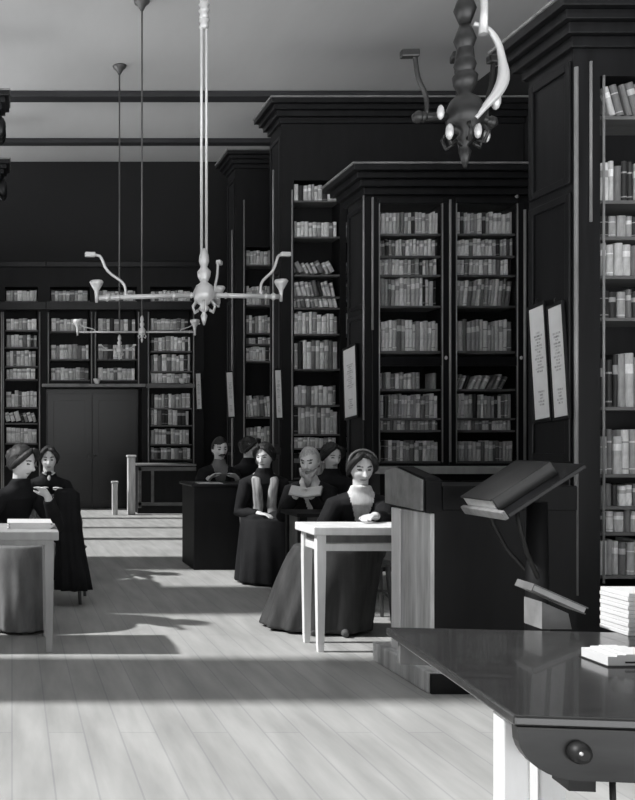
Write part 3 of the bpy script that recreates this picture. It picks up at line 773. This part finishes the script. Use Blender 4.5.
def person(label, x, y, face, hz, handL=None, handR=None, seat=.45, lean=.12, yaw=0, pitch=8, female=True, cloth='cloth', lower='skirt', front=None,
           hair='hair', style='pompadour', voxel=.008, hem=(0, -.46, .30, .24), beard=False, collar=False, tache=False, stole=False, knees=.42, side=0, band=False, specs=False):
    root = thing('person', label, 'person', (x, y, 0), R(face), 'readers seated at the tables')
    Rm = Matrix.Rotation(R(face), 3, 'Z')
    loc = lambda w: Rm.transposed() @ (Vector(w) - Vector((x, y, 0)))
    P = Vector((0, 0, seat + .11)); N = Vector((side * .04, -lean, hz - .168)); dN = N - P
    at = lambda t, off=0: P + dN * t + Vector((0, .03 * math.sin(math.pi * t), off))
    Hc = N + Vector((side * .02, -.045, .168))
    torso = [(-.09, .165, .125), (0, .17, .13), (.22, .145, .11), (.42, .122 if female else .14, .10), (.62, .145, .112), (.78, .165, .115), (.88, .150, .09), (.95, .105, .07), (1.0, .062, .056), (1.13, .040, .040)]
    def torso_rings(g, lo=0, hi=10):
        out = []
        for t, rx, ry in torso[lo:hi]:
            c = at(t); out.append((c.x, c.y, c.z, rx + g, ry + g))
        return out
    bm = B(); loft(bm, torso_rings(-.012), 24)
    tube(bm, [N + Vector((0, .01, -.06)), N + Vector((0, -.01, .05)), Hc + Vector((0, .015, -.03))], [.058, .052, .055], 12)
    k = 1.02 if female else 1.06
    Hm = Matrix.Translation(Hc) @ Matrix.Rotation(R(yaw), 4, 'Z') @ Matrix.Rotation(R(pitch), 4, 'X')
    head_verts(bm, Hm, k)
    lx = hem[0] * .8 if female else 0
    arms = {}
    for s, tgt in ((1, handL), (-1, handR)):
        S = N + Vector((s * .165, .012, -.098))
        W = loc(tgt) if tgt is not None else Vector((s * .16, -.34, seat + .17))
        up, fo = .285, .255
        d = W - S; L = min(d.length, (up + fo) * .985); W = S + d.normalized() * L
        a = (up * up - fo * fo + L * L) / (2 * L); hh = math.sqrt(max(1e-5, up * up - a * a))
        pole = Vector((s * .55, .25, -1)); dd = d.normalized(); pole = (pole - dd * pole.dot(dd)).normalized()
        E = S + dd * a + pole * hh
        arms[s] = (S, E, W)
        tube(bm, [S - Vector((s * .05, 0, 0)), S, S.lerp(E, .5), E, E.lerp(W, .35), W, W + (W - E).normalized() * .02], [.05, .056, .046, .040, .040, .027, .026], 12)
        hd = (W - E).normalized(); hd = (hd + Vector((0, 0, -.1)) + (Vector((-s * .25, 0, 0)))).normalized()
        hand(bm, W, hd, Vector((0, 0, -1)), -s, .45)
        hip = P + Vector((s * .09, 0, -.03)); K = Vector((s * .10 + lx * .5, -knees, seat + .055)); An = Vector((s * .10 + lx, -knees + .02, .09))
        tube(bm, [hip, hip.lerp(K, .5), K, K + Vector((0, -.005, -.03)), K.lerp(An, .35), An, An + Vector((0, .01, -.03))], [.085, .076, .056, .055, .053, .036, .036], 12)
        tube(bm, [An + Vector((0, .05, -.055)), An + Vector((0, -.02, -.045)), An + Vector((0, -.10, -.06)), An + Vector((0, -.165, -.068))], [.03, .038, .034, .020], 10)
    # the feet rest on the floor
    bm = remesh(bm, voxel, 1)
    inv = (Hm @ Matrix.Scale(k, 4)).inverted()
    for f in bm.faces:
        c = inv @ f.calc_center_median()
        if abs(c.x) < .085 and c.y < -.03 and -.13 < c.z < .06:
            ax = abs(c.x)
            if ((ax - .031) / .013) ** 2 + ((c.z - .006) / .0075) ** 2 < 1: f.material_index = 1
            elif ((ax - .032) / .020) ** 2 + ((c.z - .030 + abs(ax - .032) * .1) / .0055) ** 2 < 1: f.material_index = 2
            elif (c.x / .024) ** 2 + ((c.z + .064) / .0075) ** 2 < 1: f.material_index = 3
        if f.calc_center_median().z < .10: f.material_index = 2
    obj('body', bm, [M['skin'], M['eye'], M['brow'], M['lips']], root)
    # upper garment with sleeves
    bm = B(); rings = torso_rings(.026 if female else .022, 1, 10)
    loft(bm, rings, 28)
    for s in (1, -1):
        S, E, W = arms[s]
        tube(bm, [S + Vector((-s * .085, 0, .055)), S + Vector((s * .0, 0, .004)), S.lerp(E, .45), E, E.lerp(W, .4), E.lerp(W, .93)], [.045, .070 if female else .070, .066, .057, .055, .040], 14)
    bm = remesh(bm, max(.009, voxel), 2)
    nz = random.Random(int(x * 100 + y * 10))
    if front:
        sel = []
        for f in bm.faces:
            c = f.calc_center_median(); t = (c.z - P.z) / dN.z; ctr = at(max(0, min(1.04, t)))
            w = .012 + max(0, (t - .25)) * .105
            if t > .22 and abs(c.x - ctr.x) < w and ctr.y - .155 < c.y < ctr.y - .02: sel.append(f)
        ss = set(sel); best = set()
        while ss:
            st = [ss.pop()]; comp = set(st)
            while st:
                for e in st.pop().edges:
                    for g in e.link_faces:
                        if g in ss: ss.discard(g); comp.add(g); st.append(g)
            if len(comp) > len(best): best = comp
        sel = list(best)
        bf = bm.copy(); idx = {f.index for f in sel}; bm.faces.index_update()
        bm.faces.ensure_lookup_table(); bf.faces.ensure_lookup_table()
        idx = {f.index for f in sel}
        bmesh.ops.delete(bf, geom=[f for i, f in enumerate(list(bf.faces)) if i not in idx], context='FACES')
        bmesh.ops.delete(bm, geom=sel, context='FACES')
        obj('blouse' if female else 'shirt_front', bf, M[front], root)
    obj('bodice' if female else 'jacket', bm, M[cloth], root)
    # lower garment
    if female:
        hx, hy, hrx, hry = hem
        bm = B()
        for s in (1, -1):
            hip = P + Vector((s * .09, .01, -.02)); K = Vector((s * .10 + lx * .5, -knees, seat + .06))
            tube(bm, [hip + Vector((0, .06, 0)), hip, hip.lerp(K, .5), K + Vector((0, .0, .0))], [.09, .115, .11, .10], 14)
        tube(bm, [P + Vector((0, .0, -.09)), P + Vector((0, 0, .08)), P + Vector((0, 0, .13))], [.19, .16, .145], 20)
        fold = lambda i, t: .05 * (i / 6) * math.sin(11 * t + 1.3 * math.sin(3 * t)) 
        rings = []
        for i in range(9):
            u = i / 8; e = u ** .8
            rings.append((hx * .5 + (hx * .5) * e, -knees * .72 + (hy + knees * .72) * e, seat + .13 - (seat + .115) * u, .235 + abs(hx) * .2 + (hrx - .235 - abs(hx) * .2) * e, .215 + (hry - .215) * e))
        loft(bm, rings, 66, fold=fold)
        bm = remesh(bm, .013, 2)
        obj('skirt', bm, M[lower], root)
    else:
        bm = B()
        for s in (1, -1):
            hip = P + Vector((s * .09, .03, -.02)); K = Vector((s * .10, -knees - .01, seat + .06)); An = Vector((s * .10, -knees + .02, .09))
            tube(bm, [hip, hip.lerp(K, .5), K, K + Vector((0, 0, -.05)), K.lerp(An, .5), An], [.115, .095, .076, .075, .07, .062], 14)
        obj('trousers', remesh(bm, .012, 1), M[lower], root)
    # hair
    bm = B()
    if style == 'pompadour': ball(bm, (0, .016, .014), (.090, .104, .114), 4)
    else: ball(bm, (0, .008, .012), (.083, .099, .118), 4)
    dl = []
    for f in bm.faces:
        c = f.calc_center_median()
        if style == 'pompadour':
            if c.z < -.062 or (c.y < -.005 and c.z < .05) or (c.y < .02 and c.z < -.005) or (c.y < -.04 and (c.x / .07) ** 2 + ((c.z) / .085) ** 2 < 1): dl.append(f)
        elif (c.y < -.03 and c.z < .062 + .012 * math.sin(c.x * 40)) or c.z < -.06 or (c.y < .02 and c.z < .0): dl.append(f)
    bmesh.ops.delete(bm, geom=dl, context='FACES')
    if style == 'pompadour':
        for sg in (-1, 1):
            tube(bm, [(sg * .010, -.070, .112), (sg * .034, -.082, .098), (sg * .060, -.072, .074), (sg * .077, -.050, .040), (sg * .084, -.018, .002), (sg * .078, .025, -.040)], [.010, .021, .023, .023, .022, .014], 10)
            ball(bm, (sg * .078, .018, .004), (.018, .046, .052), 3)
        ball(bm, (0, .098, .030), (.052, .040, .050), 3)
    if beard:
        tube(bm, [(-.068, -.035, -.05), (-.045, -.075, -.088), (0, -.085, -.115), (.045, -.075, -.088), (.068, -.035, -.05)], [.012, .022, .03, .022, .012], 10)
        tube(bm, [(0, -.08, -.10), (0, -.08, -.15), (0, -.075, -.20)], [.035, .03, .012], 10)
    if tache or beard:
        tube(bm, [(-.04, -.088, -.058), (-.015, -.103, -.046), (0, -.104, -.046), (.015, -.103, -.046), (.04, -.088, -.058)], [.005, .009, .007, .009, .005], 8)
    for v in bm.verts:
        q = v.co; v.co = q * (1 + .04 * math.sin(q.x * 210 + 3 * math.sin(q.z * 60)) * math.sin(q.z * 130 + q.y * 90))
    bmesh.ops.transform(bm, matrix=Hm @ Matrix.Scale(k, 4), verts=bm.verts)
    hr = obj('hair', bm, M[hair], root)
    if band:
        bm = B(); tube(bm, [Hm @ (Vector((math.cos(t) * .092, -.03 + math.sin(t) * .02, .045 + .085 * math.sin(t))) * k) for t in [math.pi * q / 12 for q in range(13)]], .008, 8)
        obj('hair_band', bm, M['lid'], hr)
    if collar:
        bm = B(); c = N + Vector((0, -.07, .035))
        for s in (-1, 1): tube(bm, [c, c + Vector((s * .03, -.008, .012)), c + Vector((s * .055, 0, .0)), c + Vector((s * .03, -.006, -.014)), c], [.006, .014, .012, .012, .006], 8)
        tube(bm, [c, c + Vector((0, -.008, -.05)), c + Vector((0, -.0, -.09))], [.01, .018, .012], 8)
        obj('bow_collar', bm, M['paper'], root)
    if stole:
        bm = B()
        for s in (-1, 1):
            c = [at(t) + Vector((s * w_, yy, 0)) for t, w_, yy in ((1.0, .07, .01), (.88, .085, -.105), (.62, .07, -.15), (.3, .06, -.15), (.05, .075, -.17), (-.2, .095, -.24))]
            tube(bm, c, [.03, .042, .045, .046, .048, .05], 12, flat=.45)
        obj('stole', bm, M['stole'], root)
    return root

FL = 17
person('bareheaded woman in dark dress and white blouse at the pale writing table', 2.46, 6.42, -12, 1.105, (2.34, 5.80, .81), (2.22, 6.12, .64), .45, .14, 6, 12, True, 'cloth', 'skirt', 'blouse',
       voxel=.006, hem=(-.32, -.30, .36, .25), band=True)
make_chair('bentwood chair under the woman at the pale writing table', (2.50, 6.44, 0), R(-12))
chair0 = bpy.data.objects[-1] if False else None
person('white-bearded man with an open book at the dark reading table', 2.70, 8.10, -24, 1.11, (2.56, 7.70, .82), (2.44, 7.74, .82), .45, .16, -12, 12, False, 'cloth', 'cloth', 'blouse', 'hairg', 'short', beard=True)
person('dark-haired reader looking down, just behind the bareheaded woman', 3.02, 8.5, -20, 1.15, (2.9, 8.1, .80), (2.8, 8.12, .80), .45, .14, 30, 14, True, 'cloth', 'cloth', None)
person('moustached man facing the camera behind the dark enclosed desk', 2.26, 9.98, 5, 1.20, (2.40, 9.60, .89), (2.10, 9.60, .89), .45, .10, 0, 6, False, 'cloth', 'cloth', 'greycl', 'hair', 'short', tache=True)
person('reader in profile right of the moustached man at enclosed desk', 2.60, 10.15, 20, 1.21, None, None, .45, .10, 35, 6, True, 'cloth', 'cloth', None)
person('reader wearing a long pale striped stole at the middle desk', 2.40, 8.62, -8, 1.15, (2.52, 8.3, .62), (2.28, 8.3, .62), .45, .10, -30, 14, True, 'cloth', 'cloth', None, stole=True)
person('woman with white bow collar facing us behind the left tables', .35, 8.92, 2, 1.115, (.50, 8.5, .80), (.22, 8.5, .80), .45, .14, -4, 8, True, 'cloth', 'cloth', None, collar=True)
person('pale-faced reader in a dark coat bent over the grey table at left edge', -.04, 6.62, 30, 1.14, (.25, 6.26, .90), (-.05, 6.2, .62), .45, .18, 22, 12, True, 'cloth', 'greycl', None, hem=(-.14, -.46, .2, .18), knees=.44)
for lbl, px_, py_, a in (('chair under the bearded man with the open book', 2.70, 8.12, -24), ('chair under the dark-haired reader behind the bareheaded woman', 3.02, 8.52, -20),
                         ('chair under the moustached man at the enclosed desk', 2.26, 10.0, 5), ('chair under the profile reader at the enclosed desk', 2.60, 10.17, 20),
                         ('chair under the reader with the striped stole', 2.40, 8.64, -8), ('chair under the woman with the bow collar', .35, 8.94, 2),
                         ('chair under the pale-faced reader at left edge', -.04, 6.64, 30)):
    src = [o for o in C.objects if o.name == 'wooden_chair'][0]
    copy_thing(src, (px_, py_, 0), R(a), lbl)
# the chair with a dark coat hung over it
src = [o for o in C.objects if o.name == 'wooden_chair'][0]
copy_thing(src, (.40, 7.36, 0), R(170), 'wooden chair with a dark coat hung on it beside the left tables')
bm = B()
cr = [(.42, 7.11, .915, .06, .03), (.43, 7.10, .88, .10, .055), (.43, 7.10, .70, .105, .075), (.45, 7.09, .45, .115, .09), (.47, 7.07, .26, .125, .10), (.48, 7.06, .13, .135, .11)]
loft(bm, cr, 60, fold=lambda i, t: .16 * ((i + .5) / 5.5) * math.sin(9 * t + 1 + .4 * i))
o = obj('coat', bm, M['cloth']); tag(o, 'dark coat hanging in folds over the chair beside the left tables', 'coat')
# open book in the bearded man's hands
r = thing('held_book', 'open pale book held by the bearded man at the dark reading table', 'book', (2.49, 7.63, .845)); r.rotation_euler = (R(20), 0, R(-25))
bm = B()
for s in (-1, 1):
    box(bm, 0 if s > 0 else -.13, .13 if s > 0 else 0, -.09, .09, .004, .018, .002, 0, Matrix.Rotation(-s * R(10), 4, 'Y'))
obj('pages', bm, M['paper'], r)
bm = B()
for s in (-1, 1): box(bm, 0 if s > 0 else -.135, .135 if s > 0 else 0, -.095, .095, 0, .004, 0, 0, Matrix.Rotation(-s * R(10), 4, 'Y'))
obj('cover', bm, M['lid'], r)

# ------------------------------------------------------------------ light, world, camera
w = bpy.data.worlds.new('sky'); sc.world = w; w.use_nodes = True
nt = w.node_tree; bg = nt.nodes['Background']       # dim sky above; bright lower half added to light ceiling, faces and books
tc = nt.nodes.new('ShaderNodeTexCoord'); sx = nt.nodes.new('ShaderNodeSeparateXYZ'); mr = nt.nodes.new('ShaderNodeMapRange')
mr.inputs['From Min'].default_value = -.10; mr.inputs['From Max'].default_value = .16
mr.inputs['To Min'].default_value = 4.8; mr.inputs['To Max'].default_value = .12
nt.links.new(tc.outputs['Generated'], sx.inputs[0]); nt.links.new(sx.outputs['Z'], mr.inputs['Value']); nt.links.new(mr.outputs[0], bg.inputs['Strength'])
bg.inputs['Color'].default_value = (.98, .99, 1.0, 1)
sd = bpy.data.lights.new('sun', 'SUN'); sd.energy = 6.4; sd.angle = R(2.0)
so_ = bpy.data.objects.new('sun', sd); C.objects.link(so_)
so_.rotation_euler = (0, -math.atan2(1, 1.0), 0); so_.location = (-8, 8, 8)
cd = bpy.data.cameras.new('camera'); cam = bpy.data.objects.new('camera', cd); C.objects.link(cam)
cam.location = (0, 0, EYE); cam.rotation_euler = (R(90), 0, 0)
cd.sensor_fit = 'HORIZONTAL'; cd.sensor_width = 36; cd.lens = 36 * F / 635
cd.shift_x = (317.5 - VX) / 635; cd.shift_y = (VY - 400) / 635
cd.clip_start = .05
sc.camera = cam
sc.view_settings.view_transform = 'Standard'; sc.view_settings.look = 'None'
sc.view_settings.gamma = 1; sc.view_settings.exposure = 0.0; sc.view_settings.use_curve_mapping = False
